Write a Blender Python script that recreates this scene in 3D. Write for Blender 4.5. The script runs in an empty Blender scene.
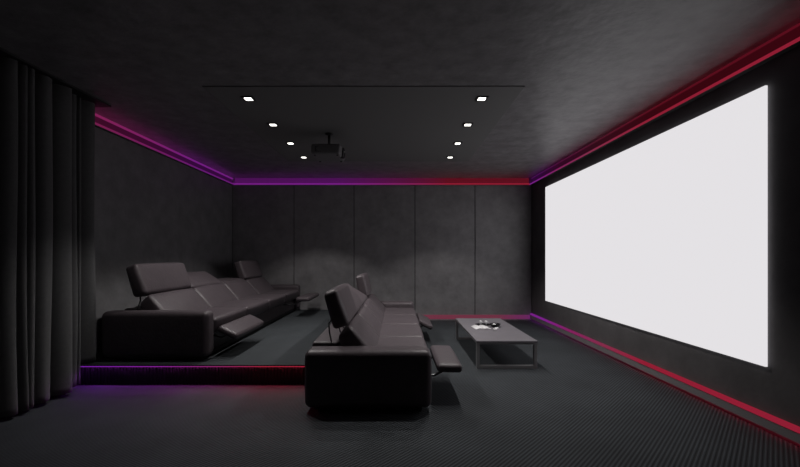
import bpy, bmesh, math, random
from mathutils import Vector, Matrix
random.seed(7)
S = bpy.context.scene
C = S.collection
PI = math.pi

# ------------------------------------------------------------------ helpers
def lin(c):
    return tuple((x/12.92 if x <= .04045 else ((x+.055)/1.055)**2.4) for x in c)

def new_mat(name):
    m = bpy.data.materials.new(name); m.use_nodes = True
    nt = m.node_tree; nt.nodes.clear()
    return m, nt

def N(nt, t, **kw):
    n = nt.nodes.new(t)
    for k, v in kw.items():
        setattr(n, k, v)
    return n

def basic(name, col, rough=.6, metal=0., spec=.5, noise=0., nscale=5., bump=0., bscale=60., detail=4., sheen=0.):
    m, nt = new_mat(name)
    out = N(nt, 'ShaderNodeOutputMaterial'); b = N(nt, 'ShaderNodeBsdfPrincipled')
    nt.links.new(b.outputs[0], out.inputs[0])
    b.inputs['Base Color'].default_value = (*col, 1)
    b.inputs['Roughness'].default_value = rough
    b.inputs['Metallic'].default_value = metal
    b.inputs['Specular IOR Level'].default_value = spec
    if sheen:
        b.inputs['Sheen Weight'].default_value = sheen
    tc = N(nt, 'ShaderNodeTexCoord')
    if noise:
        nz = N(nt, 'ShaderNodeTexNoise'); nz.inputs['Scale'].default_value = nscale
        nz.inputs['Detail'].default_value = 8; nz.inputs['Roughness'].default_value = .62
        nt.links.new(tc.outputs['Object'], nz.inputs['Vector'])
        r = N(nt, 'ShaderNodeValToRGB')
        r.color_ramp.elements[0].position = .3; r.color_ramp.elements[1].position = .7
        r.color_ramp.elements[0].color = (*[c*(1-noise) for c in col], 1)
        r.color_ramp.elements[1].color = (*[c*(1+noise) for c in col], 1)
        nt.links.new(nz.outputs['Fac'], r.inputs['Fac'])
        nt.links.new(r.outputs['Color'], b.inputs['Base Color'])
    if bump:
        n2 = N(nt, 'ShaderNodeTexNoise'); n2.inputs['Scale'].default_value = bscale
        n2.inputs['Detail'].default_value = detail
        nt.links.new(tc.outputs['Object'], n2.inputs['Vector'])
        bp = N(nt, 'ShaderNodeBump'); bp.inputs['Strength'].default_value = bump
        bp.inputs['Distance'].default_value = .01
        nt.links.new(n2.outputs['Fac'], bp.inputs['Height'])
        nt.links.new(bp.outputs['Normal'], b.inputs['Normal'])
    return m

def emit(name, col, strength):
    m, nt = new_mat(name)
    out = N(nt, 'ShaderNodeOutputMaterial'); e = N(nt, 'ShaderNodeEmission')
    e.inputs['Color'].default_value = (*col, 1); e.inputs['Strength'].default_value = strength
    nt.links.new(e.outputs[0], out.inputs[0])
    return m

def led(name, axis, a, b, stops, strength):
    """colour-changing LED strip: the colour runs along its length"""
    m, nt = new_mat(name)
    out = N(nt, 'ShaderNodeOutputMaterial'); e = N(nt, 'ShaderNodeEmission')
    tc = N(nt, 'ShaderNodeTexCoord'); sx = N(nt, 'ShaderNodeSeparateXYZ')
    mr = N(nt, 'ShaderNodeMapRange'); r = N(nt, 'ShaderNodeValToRGB')
    mr.inputs['From Min'].default_value = a; mr.inputs['From Max'].default_value = b
    nt.links.new(tc.outputs['Object'], sx.inputs[0])
    nt.links.new(sx.outputs['XYZ'.index(axis)], mr.inputs['Value'])
    nt.links.new(mr.outputs[0], r.inputs['Fac'])
    els = r.color_ramp.elements
    while len(els) < len(stops): els.new(.5)
    for el, (p, c) in zip(els, stops):
        el.position = p; el.color = (*c, 1)
    nt.links.new(r.outputs['Color'], e.inputs['Color'])
    e.inputs['Strength'].default_value = strength
    nt.links.new(e.outputs[0], out.inputs[0])
    return m

def obj(name, bm, mat, parent=None, smooth=False):
    me = bpy.data.meshes.new(name)
    bmesh.ops.recalc_face_normals(bm, faces=bm.faces[:])
    if smooth:
        for f in bm.faces: f.smooth = True
    bm.to_mesh(me); bm.free()
    if mat: me.materials.append(mat)
    o = bpy.data.objects.new(name, me); C.objects.link(o)
    if parent: o.parent = parent
    return o

def empty(name, loc=(0, 0, 0), rz=0.):
    o = bpy.data.objects.new(name, None); C.objects.link(o)
    o.location = loc; o.rotation_euler = (0, 0, rz); o.empty_display_size = .1
    return o

def tag(o, label, cat, group=None):
    o['label'] = label; o['category'] = cat
    if group: o['group'] = group
    return o

def struct(o):
    o['kind'] = 'structure'; return o

def box(bm, x0, x1, y0, y1, z0, z1, bev=0., seg=2):
    vs = [bm.verts.new(p) for p in ((x0,y0,z0),(x1,y0,z0),(x1,y1,z0),(x0,y1,z0),(x0,y0,z1),(x1,y0,z1),(x1,y1,z1),(x0,y1,z1))]
    fs = [bm.faces.new([vs[i] for i in q]) for q in ((3,2,1,0),(4,5,6,7),(0,1,5,4),(1,2,6,5),(2,3,7,6),(3,0,4,7))]
    if bev:
        es = list({e for f in fs for e in f.edges})
        bmesh.ops.bevel(bm, geom=es, offset=bev, segments=seg, profile=.5, affect='EDGES')
    return vs

def boxbm(*a, **k):
    bm = bmesh.new(); box(bm, *a, **k); return bm

def tube(bm, pts, r, n=10, cap=True):
    rings = []
    pts = [Vector(p) for p in pts]
    for i, p in enumerate(pts):
        d = (pts[min(i+1, len(pts)-1)] - pts[max(i-1, 0)]).normalized()
        u = d.orthogonal().normalized(); v = d.cross(u)
        if i and rings:
            pu = rings[-1][1]; u = (pu - d*pu.dot(d)).normalized(); v = d.cross(u)
        rings.append(([bm.verts.new(p + r*(math.cos(t*2*PI/n)*u + math.sin(t*2*PI/n)*v)) for t in range(n)], u))
    for (a, _), (b, _) in zip(rings, rings[1:]):
        for t in range(n):
            bm.faces.new([a[t], a[(t+1) % n], b[(t+1) % n], b[t]])
    if cap:
        bm.faces.new(rings[0][0][::-1]); bm.faces.new(rings[-1][0])

def lathe(bm, prof, cx=0, cy=0, cz=0, n=28, axis='Z'):
    rings = []
    for r, z in prof:
        ring = []
        for t in range(n):
            c, s = math.cos(2*PI*t/n)*r, math.sin(2*PI*t/n)*r
            p = (cx+c, cy+s, cz+z) if axis == 'Z' else (cx+z, cy+c, cz+s)
            ring.append(bm.verts.new(p))
        rings.append(ring)
    for a, b in zip(rings, rings[1:]):
        for t in range(n):
            bm.faces.new([a[t], a[(t+1) % n], b[(t+1) % n], b[t]])
    if prof[0][0] > 1e-5: bm.faces.new(rings[0][::-1])
    if prof[-1][0] > 1e-5: bm.faces.new(rings[-1])
    bmesh.ops.remove_doubles(bm, verts=bm.verts[:], dist=1e-6)

def soft_hex(bm, cs, r=.03, bulge=.0, inner=7, k=4):
    """upholstered hexahedron. cs: 8 corners, bottom loop (x0y0,x1y0,x1y1,x0y1) then the top loop."""
    cs = [Vector(c) for c in cs]
    sx = ((cs[1]-cs[0]).length + (cs[6]-cs[7]).length)/4
    sy = ((cs[3]-cs[0]).length + (cs[6]-cs[5]).length)/4
    sz = ((cs[4]-cs[0]).length + (cs[6]-cs[2]).length)/4
    h = Vector((sx, sy, sz)); r = min(r, .98*min(h))
    def axis(L):
        i = L - r
        lo = [-(i + r*math.tan(math.radians(45*(k-j)/k))) for j in range(k)]
        mid = [-i + 2*i*j/inner for j in range(inner+1)]
        return lo + mid + [-x for x in reversed(lo)]
    A = [axis(h[d]) for d in range(3)]
    cache = {}
    def mp(p):
        p = Vector(p)
        q = Vector([max(-(h[d]-r), min(h[d]-r, p[d])) for d in range(3)])
        dl = p - q
        if dl.length > 1e-9: p2 = q + dl.normalized()*r
        else: p2 = p
        u = [p2[d]/h[d] for d in range(3)]
        if bulge:
            b = [(1-u[(d+1) % 3]**2)*(1-u[(d+2) % 3]**2) for d in range(3)]
            for d in range(3):
                p2[d] += bulge*max(0, b[d])**.6*u[d]**3
        t = [(p2[d]/h[d]+1)/2 for d in range(3)]
        x, y, z = t
        bt = cs[0]*(1-x)*(1-y)+cs[1]*x*(1-y)+cs[2]*x*y+cs[3]*(1-x)*y
        tp = cs[4]*(1-x)*(1-y)+cs[5]*x*(1-y)+cs[6]*x*y+cs[7]*(1-x)*y
        return bt*(1-z)+tp*z
    def vert(i, j, l):
        key = (i, j, l)
        if key not in cache:
            cache[key] = bm.verts.new(mp((A[0][i], A[1][j], A[2][l])))
        return cache[key]
    n = [len(a)-1 for a in A]
    for d in range(3):
        e, f = (d+1) % 3, (d+2) % 3
        for s in (0, n[d]):
            for a in range(n[e]):
                for b in range(n[f]):
                    q = []
                    for da, db in ((0,0),(1,0),(1,1),(0,1)):
                        ix = [0,0,0]; ix[d] = s; ix[e] = a+da; ix[f] = b+db
                        q.append(vert(*ix))
                    bm.faces.new(q if s else q[::-1])

def prism4(prof, y0, y1):
    """prof: back-bottom, front-bottom, front-top, back-top in (x,z) -> 8 corners for soft_hex"""
    (a, b, c, d) = prof
    return [(a[0],y0,a[1]),(b[0],y0,b[1]),(b[0],y1,b[1]),(a[0],y1,a[1]),
            (d[0],y0,d[1]),(c[0],y0,c[1]),(c[0],y1,c[1]),(d[0],y1,d[1])]

def soft(name, prof, y0, y1, mat, parent, r=.03, bulge=.0, inner=7):
    bm = bmesh.new(); soft_hex(bm, prism4(prof, y0, y1), r, bulge, inner)
    return obj(name, bm, mat, parent, True)

# ------------------------------------------------------------------ dimensions (metres)
XL, XR, YN, YB, ZC = -3.35, 2.74, -.9, 7.68, 2.88
CAM_H, F_PX = 1.3, 378.

# ------------------------------------------------------------------ materials
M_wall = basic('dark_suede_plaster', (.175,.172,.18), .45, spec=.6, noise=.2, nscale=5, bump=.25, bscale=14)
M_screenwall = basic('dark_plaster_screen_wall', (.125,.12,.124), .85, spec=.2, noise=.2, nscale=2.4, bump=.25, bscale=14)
M_ceil = basic('dark_stucco_ceiling', (.196,.192,.198), .45, spec=.6, noise=.3, nscale=6, bump=.5, bscale=9)
M_cpanel = basic('matte_dark_ceiling_panel', (.19,.192,.19), .6, spec=.3)
M_black = basic('matte_black', (.012,.012,.013), .55)
M_dark = basic('dark_board', (.02,.02,.021), .7)
M_seam = basic('seam_black', (.008,.008,.008), .9)
M_leather = basic('taupe_leather', (.080,.066,.074), .45, spec=.4, noise=.10, nscale=9, bump=.22, bscale=38, detail=6)
M_leather_side = basic('dark_leather_under', (.05,.042,.046), .5, spec=.4, bump=.2, bscale=40)
M_metal = basic('dark_steel', (.12,.12,.125), .35, metal=1.)
M_satin = basic('satin_grey_metal', (.42,.41,.42), .38, metal=.7)
M_top = basic('taupe_table_top', (.182,.170,.188), .5, spec=.3, noise=.06, nscale=8)
M_curtain = basic('charcoal_curtain_cloth', (.105,.105,.108), .9, spec=.1, noise=.08, nscale=30, bump=.15, bscale=220, sheen=.15)
M_ledge = basic('ledge_profile', (.10,.095,.10), .6)
M_white = basic('white_paper', (.80,.79,.80), .6)
M_print = basic('grey_print', (.30,.30,.32), .6)
M_blackgloss = basic('gloss_black_ceramic', (.006,.006,.007), .12)
M_whitegloss = basic('white_ceramic', (.72,.72,.74), .2)
M_proj = basic('dark_grey_plastic', (.16,.16,.165), .4)
M_slats = basic('ribbed_riser_slats', (.022,.021,.022), .6, spec=.2)

def carpet():
    m, nt = new_mat('ribbed_carpet')
    out = N(nt, 'ShaderNodeOutputMaterial'); b = N(nt, 'ShaderNodeBsdfPrincipled')
    nt.links.new(b.outputs[0], out.inputs[0])
    b.inputs['Roughness'].default_value = .85
    b.inputs['Specular IOR Level'].default_value = .2
    tc = N(nt, 'ShaderNodeTexCoord')
    sx = N(nt, 'ShaderNodeSeparateXYZ'); nt.links.new(tc.outputs['Object'], sx.inputs[0])
    df = N(nt, 'ShaderNodeMath', operation='SUBTRACT')        # ribs run along x = y, 45 degrees to the walls
    nt.links.new(sx.outputs[0], df.inputs[0]); nt.links.new(sx.outputs[1], df.inputs[1])
    ml = N(nt, 'ShaderNodeMath', operation='MULTIPLY'); ml.inputs[1].default_value = 2*PI/.034
    nt.links.new(df.outputs[0], ml.inputs[0])
    sn = N(nt, 'ShaderNodeMath', operation='SINE'); nt.links.new(ml.outputs[0], sn.inputs[0])
    mr = N(nt, 'ShaderNodeMapRange'); mr.inputs['From Min'].default_value = -1
    nt.links.new(sn.outputs[0], mr.inputs['Value'])
    r = N(nt, 'ShaderNodeValToRGB')
    r.color_ramp.elements[0].position = .25; r.color_ramp.elements[1].position = .8
    r.color_ramp.elements[0].color = (.0245,.0275,.0305,1)
    r.color_ramp.elements[1].color = (.062,.070,.078,1)
    nt.links.new(mr.outputs[0], r.inputs['Fac'])
    nz = N(nt, 'ShaderNodeTexNoise'); nz.inputs['Scale'].default_value = 2.2; nz.inputs['Detail'].default_value = 6
    nt.links.new(tc.outputs['Object'], nz.inputs['Vector'])
    n3 = N(nt, 'ShaderNodeMapRange'); n3.inputs['From Min'].default_value = .3; n3.inputs['From Max'].default_value = .7
    n3.inputs['To Min'].default_value = .85; n3.inputs['To Max'].default_value = 1.12
    nt.links.new(nz.outputs['Fac'], n3.inputs['Value'])
    vm = N(nt, 'ShaderNodeVectorMath', operation='SCALE')
    nt.links.new(r.outputs['Color'], vm.inputs[0]); nt.links.new(n3.outputs[0], vm.inputs['Scale'])
    nt.links.new(vm.outputs[0], b.inputs['Base Color'])
    bp = N(nt, 'ShaderNodeBump'); bp.inputs['Strength'].default_value = .5; bp.inputs['Distance'].default_value = .008
    nt.links.new(mr.outputs[0], bp.inputs['Height']); nt.links.new(bp.outputs['Normal'], b.inputs['Normal'])
    return m
M_carpet = carpet()

# visible brightness of the strips' diffusers
VIOLET, PURPLE, MAGENTA, PINK, RED = (.16,.015,.33), (.21,.017,.27), (.24,.018,.12), (.25,.03,.075), (.31,.015,.038)

# ------------------------------------------------------------------ room shell
struct(obj('floor', boxbm(XL-.2, XR+.2, YN-.2, YB+.2, -.12, 0), M_carpet))
struct(obj('ceiling', boxbm(XL-.2, XR+.2, YN-.2, YB+.2, ZC, ZC+.12), M_ceil))
struct(obj('wall_left', boxbm(XL-.15, XL, YN-.15, YB+.15, 0, ZC), M_wall))
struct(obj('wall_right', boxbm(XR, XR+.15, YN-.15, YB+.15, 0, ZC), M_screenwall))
struct(obj('wall_front', boxbm(XL, XR, YN-.15, YN, 0, ZC), M_wall))
M_wallb = basic('dark_suede_wall_panels', (.245,.238,.246), .45, spec=.6, noise=.2, nscale=5, bump=.3, bscale=14)
wb = struct(obj('wall_back', boxbm(XL, XR, YB+.012, YB+.15, 0, ZC), M_seam))
xs = [XL, -2.095, -.875, .365, 1.585, XR]
for a, b in zip(xs, xs[1:]):
    obj('wall_panel', boxbm(a+.007, b-.007, YB, YB+.02, 0, ZC, bev=.004, seg=2), M_wallb, wb)

# raised platform behind: deck with overhanging nosing, ribbed riser, light strip under the nosing
PZ, PY, PX = .21, 3.81, -.86
pl = struct(obj('floor_platform', boxbm(XL, PX, PY-.03, YB, PZ-.012, PZ), M_carpet))
obj('platform_core', boxbm(XL, PX-.02, PY+.03, YB, 0, PZ-.012), M_dark, pl)
bm = bmesh.new()
box(bm, XL, PX-.02, PY+.012, PY+.03, .0, PZ-.012)
x = XL + .01
while x < PX-.035:
    box(bm, x, x+.019, PY-.006, PY+.012, .004, PZ-.014); x += .033
obj('ribbed_riser', bm, M_slats, pl)
obj('light_strip', boxbm(XL, PX-.02, PY-.0135, PY-.0068, PZ-.0135, PZ-.012),
    led('led_riser', 'X', -3.2, -.95, [(0,VIOLET),(.35,PURPLE),(.62,MAGENTA),(.82,RED),(1,RED)], 230.), pl)

obj('light_diffuser', boxbm(XL, PX-.02, PY-.0068, PY-.0058, PZ-.027, PZ-.0135),
    led('led_riser_lip', 'X', -3.2, -.95, [(0,VIOLET),(.35,PURPLE),(.62,MAGENTA),(.82,RED),(1,RED)], 1.15), pl)

# cove ledges with light strips along the top of the walls
def cove(idx, axis, a, b, wall, sgn, stops, r0, r1, liner, up, top, glow):
    root_bm = bmesh.new()
    z0, z1, d = 2.735, 2.765, .055
    def bb(bm, p0, p1, zz0, zz1):
        lo, hi = sorted((wall + sgn*p0, wall + sgn*p1))
        if axis == 'Y': box(bm, lo, hi, a, b, zz0, zz1)
        else: box(bm, a, b, lo, hi, zz0, zz1)
    bb(root_bm, 0, d, z0, z1-.004)
    t = struct(obj('trim_%d' % idx, root_bm, M_ledge))
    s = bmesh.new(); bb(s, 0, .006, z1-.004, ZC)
    obj('backlit_lining', s, led('led_lining_%d' % idx, axis, r0, r1, stops, glow), t)  # added emissive band, stands in for strip light falling on the wall
    s = bmesh.new(); bb(s, d, d+.006, z0, z1-.006)
    obj('light_diffuser', s, led('led_lip_%d' % idx, axis, r0, r1, stops, liner), t)
    s = bmesh.new(); bb(s, .012, .034, z1-.004, z1+.002)
    obj('light_strip', s, led('led_cove_%d' % idx, axis, r0, r1, stops, up), t)
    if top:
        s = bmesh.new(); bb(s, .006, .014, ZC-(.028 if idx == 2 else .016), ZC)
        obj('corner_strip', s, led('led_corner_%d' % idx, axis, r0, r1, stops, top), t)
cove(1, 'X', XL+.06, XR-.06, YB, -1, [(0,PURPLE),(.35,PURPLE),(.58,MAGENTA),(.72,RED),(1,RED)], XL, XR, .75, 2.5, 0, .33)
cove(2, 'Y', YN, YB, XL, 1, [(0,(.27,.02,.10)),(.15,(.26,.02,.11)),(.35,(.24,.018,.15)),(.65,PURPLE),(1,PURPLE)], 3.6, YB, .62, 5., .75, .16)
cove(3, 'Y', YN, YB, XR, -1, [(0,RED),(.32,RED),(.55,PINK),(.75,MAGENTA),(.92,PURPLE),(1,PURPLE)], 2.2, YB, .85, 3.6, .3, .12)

# skirting with light strips
def skirt(name, axis, a, b, wall, sgn, stops, r0, r1, st, zb, zm, zt, under):
    prof = [(0,zb),(.034,zb),(.03,zm),(0,zm)]      # the right one floats above a shadow gap
    bm = bmesh.new()
    def P(p, z, t):
        return (wall+sgn*p, t, z) if axis == 'Y' else (t, wall+sgn*p, z)
    v0 = [bm.verts.new(P(p, z, a)) for p, z in prof]; v1 = [bm.verts.new(P(p, z, b)) for p, z in prof]
    for i in range(4): bm.faces.new([v0[i], v0[(i+1) % 4], v1[(i+1) % 4], v1[i]])
    bm.faces.new(v0); bm.faces.new(v1)
    t = struct(obj(name, bm, basic(name+'_mat', (.24,.23,.24), .6)))
    lo, hi = sorted((wall, wall+sgn*.036))
    s = boxbm(lo, hi, a, b, zm+.001, zt) if axis == 'Y' else boxbm(a, b, lo, hi, zm+.001, zt)
    obj('light_diffuser', s, led('led_'+name, axis, r0, r1, stops, st), t)
    if not under: return
    lo, hi = sorted((wall+sgn*.005, wall+sgn*.020))
    s = boxbm(lo, hi, a, b, zb-.0015, zb+.0005) if axis == 'Y' else boxbm(a, b, lo, hi, zb-.0015, zb+.0005)
    obj('light_strip', s, led('led_under_'+name, axis, r0, r1, stops, under), t)
skirt('baseboard_right', 'Y', YN, YB, XR, -1, [(0,RED),(.35,RED),(.5,PINK),(.68,MAGENTA),(.88,PURPLE),(1,PURPLE)], 2.2, YB, .85, .036, .105, .138, 9.)
skirt('baseboard_back', 'X', PX, XR-.05, YB, -1, [(0,(.145,.032,.053)),(.8,(.145,.03,.053)),(.97,(.13,.02,.10)),(1,(.12,.012,.14))], PX, XR, 1., 0, .022, .105, 0)

# dropped ceiling panel and curtain pelmet
PNZ = 2.872
struct(obj('ceiling_panel', boxbm(-1.81, 1.19, 3.51, 6.29, PNZ, ZC, bev=.004), M_cpanel))
struct(obj('curtain_pelmet', boxbm(XL+.062, -3.0, YN, 3.97, 2.862, ZC), M_black))

# ------------------------------------------------------------------ curtain
def curtain():
    # fold ridge positions along the rail
    ridges = [3.019, 3.10, 3.156, 3.287, 3.53, 3.665]
    y = 2.86
    pre = [2.86]
    while y > .7:
        y -= random.uniform(.085, .16); pre.append(y)
    ridges = pre[::-1] + ridges
    path = []
    for i, yr in enumerate(ridges):
        dep = random.uniform(.15, .19)
        nxt = ridges[i+1] if i+1 < len(ridges) else yr+.075
        w = nxt - yr
        steps = 14
        for s in range(steps):
            t = s/steps
            h = (.5+.5*math.cos(2*PI*t))
            h = h**.7
            x = -3.035 - dep*(1-h)*(.45 if yr == 3.10 else 1) - (.075*min(1, t*3) if yr == 3.53 else .075 if yr == 3.665 else 0)
            yy = yr + w*t + w*.16*math.sin(2*PI*t)
            path.append((x, yy))
    # last narrow fold stands back from the others, over the platform edge
    for s in range(14):
        t = s/13
        path.append((-3.20 + .105*math.sin(PI*t*.9)**.7, 3.757+.175*t))
    zs = [0.0, .06, .15, .3, .6, 1.0, 1.5, 2.0, 2.4, 2.7, 2.861]
    bm = bmesh.new(); grid = []
    for i, (x, y) in enumerate(path):
        hem = .035 if y < 3.756 else .224
        col = []
        for z in zs:
            zz = hem + (2.861-hem)*(z/2.861)
            k = zz/2.861
            fl = .012*math.sin(i*.31+zz*1.7) * (1-k)
            col.append(bm.verts.new((max(x + fl, -3.25), y + .01*math.sin(zz*2.1+i*.05)*(1-k), zz)))
        grid.append(col)
    for a, b in zip(grid, grid[1:]):
        for j in range(len(zs)-1):
            bm.faces.new([a[j], b[j], b[j+1], a[j+1]])
    o = obj('curtain', bm, M_curtain, None, True)
    md = o.modifiers.new('thick', 'SOLIDIFY'); md.thickness = .004
    return o
cu = curtain()
tag(cu, 'dark charcoal pleated curtain hanging floor to ceiling along the left side', 'curtain')

# ------------------------------------------------------------------ projection screen
sc = empty('projection_screen', (XR-.002, 4.84, .485))
tag(sc, 'large glowing blank white projection screen mounted on the right wall', 'screen')
M_screen = emit('screen_glow', lin((.895,.885,.897)), 1.0)
obj('screen_surface', boxbm(-.03, -.012, -2.06, 2.06, 0, 2.07), M_screen, sc)
obj('wall_mount', boxbm(-.012, 0, -1.9, 1.9, .1, 1.95), M_black, sc)

# ------------------------------------------------------------------ recliner sofas
def make_sofa(name, loc, L, D, aw, tilts, foots, cx, ext):
    root = empty(name, loc)
    AH = .515
    for y0 in (0, L-aw):
        soft('armrest', [(0,.045),(D,.045),(D,AH),(0,AH)], y0, y0+aw, M_leather, root, r=.05, bulge=.004)
    obj('base', boxbm(.10, D-.09, aw-.02, L-aw+.02, .05, .27, bev=.012), M_leather, root)
    for fx in (.10, D-.14):
        for fy in (.06, L-.12):
            obj('foot', boxbm(fx, fx+.06, fy, fy+.06, 0, .06, bev=.006), M_black, root)
    obj('plinth', boxbm(.08, D-.08, .05, L-.05, .02, .06), M_black, root)
    # low back ledge behind the cushions
    bm = bmesh.new(); soft_hex(bm, prism4([(-.03,.06),(.215,.06),(.215,.497),(-.03,.497)], aw+.2, L-aw-.2), .025, 0, 7)
    obj('back_ledge', bm, M_leather, root, True)
    n = 4; w = (L-2*aw)/n
    for i in range(n):
        y0, y1 = aw + i*w + .002, aw + (i+1)*w - .002
        soft('seat_cushion', [(.42,.24),(D-.015,.255),(D+.012,.425),(.42,.425)], y0, y1, M_leather, root, r=.04, bulge=.012)
        soft('backrest', [(.28+cx,.40),(.585+cx,.385),(.325+cx,.685),(.215+cx,.585)], y0-(ext*.5 if i == 0 else 0), y1, M_leather, root, r=.04, bulge=.012)
        th = math.radians(tilts[i]); hl, ht = .335, .15
        u = (-math.sin(th), math.cos(th)); nb = (-math.cos(th), -math.sin(th))
        hx, hz = .322 + cx + .006*u[0], .690 + .006*u[1]
        p_fb = (hx, hz); p_ft = (hx+u[0]*hl, hz+u[1]*hl)
        p_bb = (hx+nb[0]*ht, hz+nb[1]*ht); p_bt = (p_ft[0]+nb[0]*ht*.85, p_ft[1]+nb[1]*ht*.85)
        hd = soft('headrest', [p_bb, p_fb, p_ft, p_bt], y0+.006-(ext if i == 0 else 0), y1-.006, M_leather, root, r=.034, bulge=.012)
        if tilts[i] < 40:
            for fy in (.16, .84):
                yy = y0 + (y1-y0)*fy
                a = (p_bb[0]*.72+p_bt[0]*.28, yy, p_bb[1]*.72+p_bt[1]*.28)
                bm = bmesh.new()
                tube(bm, [a, (a[0]-.035, yy, a[2]-.05), (a[0]-.03, yy, .60), (.17, yy, .493)], .007, 8)
                obj('hinge_bracket', bm, M_metal, hd)
    for i, (xi, zi, xo, zo) in foots.items():
        y0, y1 = aw + i*w + .012, aw + (i+1)*w - .012
        dx, dz = xo-xi, zo-zi; l = math.hypot(dx, dz); nx, nz = dz/l, -dx/l
        t = .072
        if nz > 0: nx, nz = -nx, -nz
        fr = soft('footrest', [(xi+nx*t, zi+nz*t), (xo+nx*t, zo+nz*t), (xo, zo), (xi, zi)], y0, y1, M_leather, root, r=.028, bulge=.008)
        for yy in (y0+.1, y1-.1):
            bm = bmesh.new()
            mx, mz = (xi+xo)/2+nx*t*.8, (zi+zo)/2+nz*t*.8
            px, pz = D-.07, .22
            tube(bm, [(px, yy, pz), ((px+mx)/2, yy, (pz+mz)/2-.035), (mx, yy, mz)], .011, 8)
            obj('linkage', bm, M_metal, fr)
    return root

front = make_sofa('recliner_sofa', (-.765, 3.10, 0), 3.54, 1.05, .23, [20, 38, 58, 14],
    {0: (1.125,.34,1.345,.335), 3: (1.11,.35,1.31,.25)}, .025, .0)
tag(front, 'taupe leather four-seat recliner sofa on the carpeted floor facing the coffee table', 'sofa', 'recliner sofas')
back = make_sofa('recliner_sofa', (-3.05, 3.88, PZ), 3.78, 1.10, .17, [20, 58, 86, 20],
    {0: (1.14,.345,1.34,.245), 3: (1.27,.36,1.51,.365)}, .085, .07)
tag(back, 'taupe leather four-seat recliner sofa on the raised platform along the left wall', 'sofa', 'recliner sofas')

# ------------------------------------------------------------------ coffee table
tb = empty('coffee_table', (1.27, 5.145, 0))
tag(tb, 'low rectangular taupe coffee table on grey metal loop legs before the screen', 'table')
TX, TY, TZ = .352, .795, .322
obj('tabletop', boxbm(-TX, TX, -TY, TY, TZ-.022, TZ, bev=.004), M_top, tb)
for s in (-1, 1):
    bm = bmesh.new()
    y0 = s*(TY-.012) - (.05 if s > 0 else 0); y1 = y0 + .05
    w = .032
    outer = [(-TX+.004, 0), (TX-.004, 0), (TX-.004, TZ-.0225), (-TX+.004, TZ-.0225)]
    inn = [(-TX+.004+w, w), (TX-.004-w, w), (TX-.004-w, TZ-.0225-w*.6), (-TX+.004+w, TZ-.0225-w*.6)]
    V = [[bm.verts.new((x, y, z)) for x, z in lst] for lst in (outer, inn) for y in (y0, y1)]
    o0, o1, i0, i1 = V
    for k in range(4):
        j = (k+1) % 4
        bm.faces.new([o0[k], o0[j], i0[j], i0[k]]); bm.faces.new([o1[k], o1[j], i1[j], i1[k]])
        bm.faces.new([o0[k], o0[j], o1[j], o1[k]]); bm.faces.new([i0[k], i0[j], i1[j], i1[k]])
    obj('leg_frame', bm, M_satin, tb)
for s in (-1, 1):
    obj('side_rail', boxbm(s*(TX-.03)-.012, s*(TX-.03)+.012, -TY+.06, TY-.06, TZ-.05, TZ-.0225), M_satin, tb)

# things on the table
mg = empty('magazine', (1.145, 5.15, TZ), .1)
tag(mg, 'white open magazine lying on the taupe coffee table', 'magazine')
def page(sgn):
    bm = bmesh.new(); cols = 8; top = []; bot = []
    for i in range(cols+1):
        t = i/cols; x = sgn*.108*t
        z = .004 + .016*math.sin(PI*min(1, t*1.05)**.7)
        top.append([bm.verts.new((x, y, z)) for y in (-.115, .115)])
        bot.append([bm.verts.new((x, y, .001)) for y in (-.115, .115)])
    for i in range(cols):
        bm.faces.new([top[i][0], top[i+1][0], top[i+1][1], top[i][1]])
        bm.faces.new([bot[i][0], bot[i][1], bot[i+1][1], bot[i+1][0]])
        for e in (0, 1): bm.faces.new([top[i][e], top[i+1][e], bot[i+1][e], bot[i][e]])
    bm.faces.new([top[-1][0], top[-1][1], bot[-1][1], bot[-1][0]])
    bm.faces.new([top[0][0], top[0][1], bot[0][1], bot[0][0]])
    return bm
for s in (-1, 1):
    obj('page', page(s), M_white, mg, True)

ty = empty('tray', (1.225, 5.36, TZ))
tag(ty, 'black oval tray behind the white magazine on the coffee table', 'tray')
bm = bmesh.new(); lathe(bm, [(.0,.0),(.13,.0),(.15,.012),(.145,.014),(.127,.005),(0,.005)])
for v in bm.verts: v.co.y *= .42; v.co.x *= .8
obj('tray_dish', bm, M_blackgloss, ty, True)
cup_labels = ['small white cup on the left of the black tray on the coffee table',
              'small white cup on the right of the black tray on the coffee table']
cup0 = None
for i, cxp in enumerate((1.185, 1.262)):
    if i == 0:
        cup0 = empty('cup', (cxp, 5.36, TZ+.005))
        bm = bmesh.new(); lathe(bm, [(0,0),(.011,0),(.013,.006),(.016,.03),(.018,.056),(.016,.056),(.014,.03),(.009,.008),(0,.008)], n=24)
        obj('bowl', bm, M_whitegloss, cup0, True)
        bm = bmesh.new(); tube(bm, [(.017,0,.046),(.028,0,.044),(.031,0,.034),(.026,0,.023),(.015,0,.02)], .003, 8)
        obj('handle', bm, M_whitegloss, cup0, True)
        k = cup0
    else:
        k = cup0.copy(); C.objects.link(k); k.location.x = cxp
        for ch in list(cup0.children):
            c = ch.copy(); C.objects.link(c); c.parent = k
    tag(k, cup_labels[i], 'cup', 'white cups on the tray')
bw = empty('bowl', (1.355, 5.22, TZ))
tag(bw, 'shiny black bowl on the coffee table right of the white magazine', 'bowl')
bm = bmesh.new(); lathe(bm, [(0,0),(.035,0),(.038,.005),(.065,.02),(.076,.042),(.073,.043),(.061,.025),(.034,.01),(0,.009)], n=36)
obj('dish', bm, M_blackgloss, bw, True)
bl = obj('decorative_ball', bmesh.new(), M_whitegloss)
bm = bmesh.new(); bmesh.ops.create_uvsphere(bm, u_segments=20, v_segments=12, radius=.02)
for f in bm.faces: f.smooth = True
bm.to_mesh(bl.data); bm.free()
bl.location = (1.335, 5.20, TZ+.032)
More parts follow.
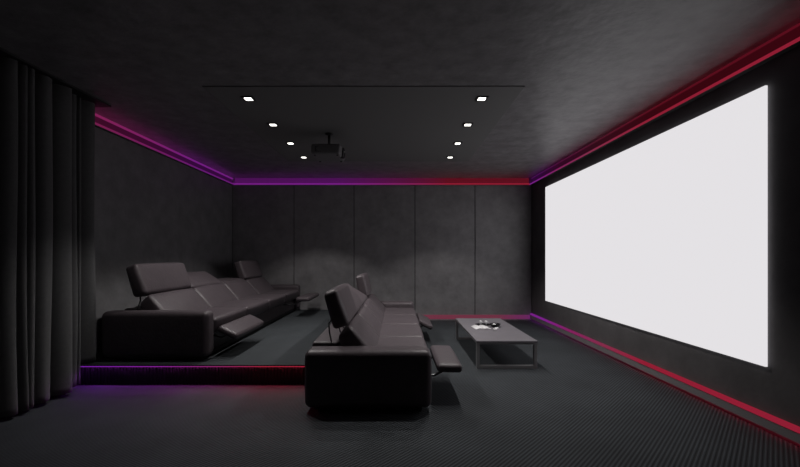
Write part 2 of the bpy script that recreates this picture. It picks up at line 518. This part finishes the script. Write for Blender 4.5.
tag(bl, 'small pale ball lying in the shiny black bowl', 'ball')
rc = empty('remote_control', (1.318, 5.045, TZ), -.45)
tag(rc, 'slim white remote control on the coffee table in front of the black bowl', 'remote control')
obj('body', boxbm(-.022, .022, -.075, .075, 0, .016, bev=.005, seg=3), M_white, rc)
bm = bmesh.new()
for r_ in range(4):
    for c_ in range(2): box(bm, -.012+c_*.016, -.004+c_*.016, -.05+r_*.022, -.038+r_*.022, .0158, .018)
obj('button_pad', bm, M_print, rc)

# ------------------------------------------------------------------ ceiling projector
pj = empty('projector', (-.872, 4.86, PNZ))
tag(pj, 'dark ceiling projector hanging from the dark ceiling panel and aimed at the screen', 'projector')
bm = bmesh.new(); lathe(bm, [(0,0),(.05,0),(.05,-.012),(.02,-.02),(0,-.02)], n=24)
obj('mount_plate', bm, M_black, pj, True)
bm = bmesh.new(); tube(bm, [(0,0,-.015),(0,0,-.19)], .017, 14)
obj('pole', bm, M_black, pj, True)
bm = bmesh.new(); soft_hex(bm, prism4([(-.19,-.312),(.165,-.312),(.175,-.185),(-.19,-.185)], -.20, .22), .022, .004, 7)
obj('case', bm, M_proj, pj, True)
bm = bmesh.new(); lathe(bm, [(0,.14),(.068,.14),(.068,.19),(.056,.197),(.050,.182),(0,.178)], 0, .0, -.25, n=28, axis='X')
obj('lens', bm, M_blackgloss, pj, True)
bm = bmesh.new()
for i in range(6): box(bm, -.14+i*.02, -.13+i*.02, -.203, -.196, -.285, -.215)
obj('vent', bm, M_black, pj)
for sx_ in (-.15, .13):
    for sy_ in (-.15, .17):
        bm = bmesh.new(); lathe(bm, [(0,0),(.012,0),(.014,.01),(0,.01)], sx_, sy_, -.322, n=14)
        obj('foot', bm, M_black, pj, True)

# ------------------------------------------------------------------ downlights in the ceiling panel
M_glow = emit('downlight_glow', (1.,.97,.9), 6.)
M_frame = basic('downlight_frame', (.09,.09,.09), .35, metal=.6)
SPOT_W = 52.
d0 = empty('downlight', (0, 0, PNZ))
bm = bmesh.new()
o_, i_ = .056, .037
for a in ((-o_, o_, -o_, -i_), (-o_, o_, i_, o_), (-o_, -i_, -i_, i_), (i_, o_, -i_, i_)):
    box(bm, a[0], a[1], a[2], a[3], -.010, 0)
obj('frame', bm, M_frame, d0)
obj('diffuser', boxbm(-i_, i_, -i_, i_, -.005, 0), M_glow, d0)
ld = bpy.data.lights.new('downlight_beam', 'SPOT')
ld.energy = SPOT_W; ld.color = (1., .96, .93); ld.spot_size = math.radians(103); ld.spot_blend = .3
ld.shadow_soft_size = .04
lo = bpy.data.objects.new('downlight_beam', ld); C.objects.link(lo); lo.parent = d0; lo.location = (0, 0, -.02)
order = ['nearest', 'second nearest', 'third nearest', 'farthest']
first = True
for X, side in ((-1.48, 'left'), (.845, 'right')):
    for i in range(4):
        if first:
            d = d0; first = False
        else:
            d = d0.copy(); C.objects.link(d)
            for ch in list(d0.children):
                c = ch.copy(); C.objects.link(c); c.parent = d
        d.location = (X, 3.77+.745*i, PNZ)
        tag(d, 'lit square downlight, %s of the %s row in the dark ceiling panel' % (order[i], side), 'downlight', 'square downlights in the ceiling panel')

# ------------------------------------------------------------------ world, camera, view
w = bpy.data.worlds.new('World'); S.world = w; w.use_nodes = True
w.node_tree.nodes['Background'].inputs[0].default_value = (0, 0, 0, 1)
cd = bpy.data.cameras.new('camera'); cam = bpy.data.objects.new('camera', cd); C.objects.link(cam)
cam.location = (0, 0, CAM_H); cam.rotation_euler = (PI/2, 0, 0)
cd.sensor_fit = 'HORIZONTAL'; cd.sensor_width = 36; cd.lens = F_PX*36/800
cd.shift_x = 3/800; cd.shift_y = 22.5/800; cd.clip_start = .02
S.camera = cam
S.view_settings.view_transform = 'Standard'; S.view_settings.look = 'None'
S.view_settings.exposure = 0; S.view_settings.gamma = 1; S.view_settings.use_curve_mapping = False
try:
    S.cycles.use_denoising = True
    S.cycles.denoiser = 'OPENIMAGEDENOISE'
except Exception:
    pass
S.cycles.max_bounces = 8; S.cycles.diffuse_bounces = 5
S.cycles.caustics_reflective = False; S.cycles.caustics_refractive = False
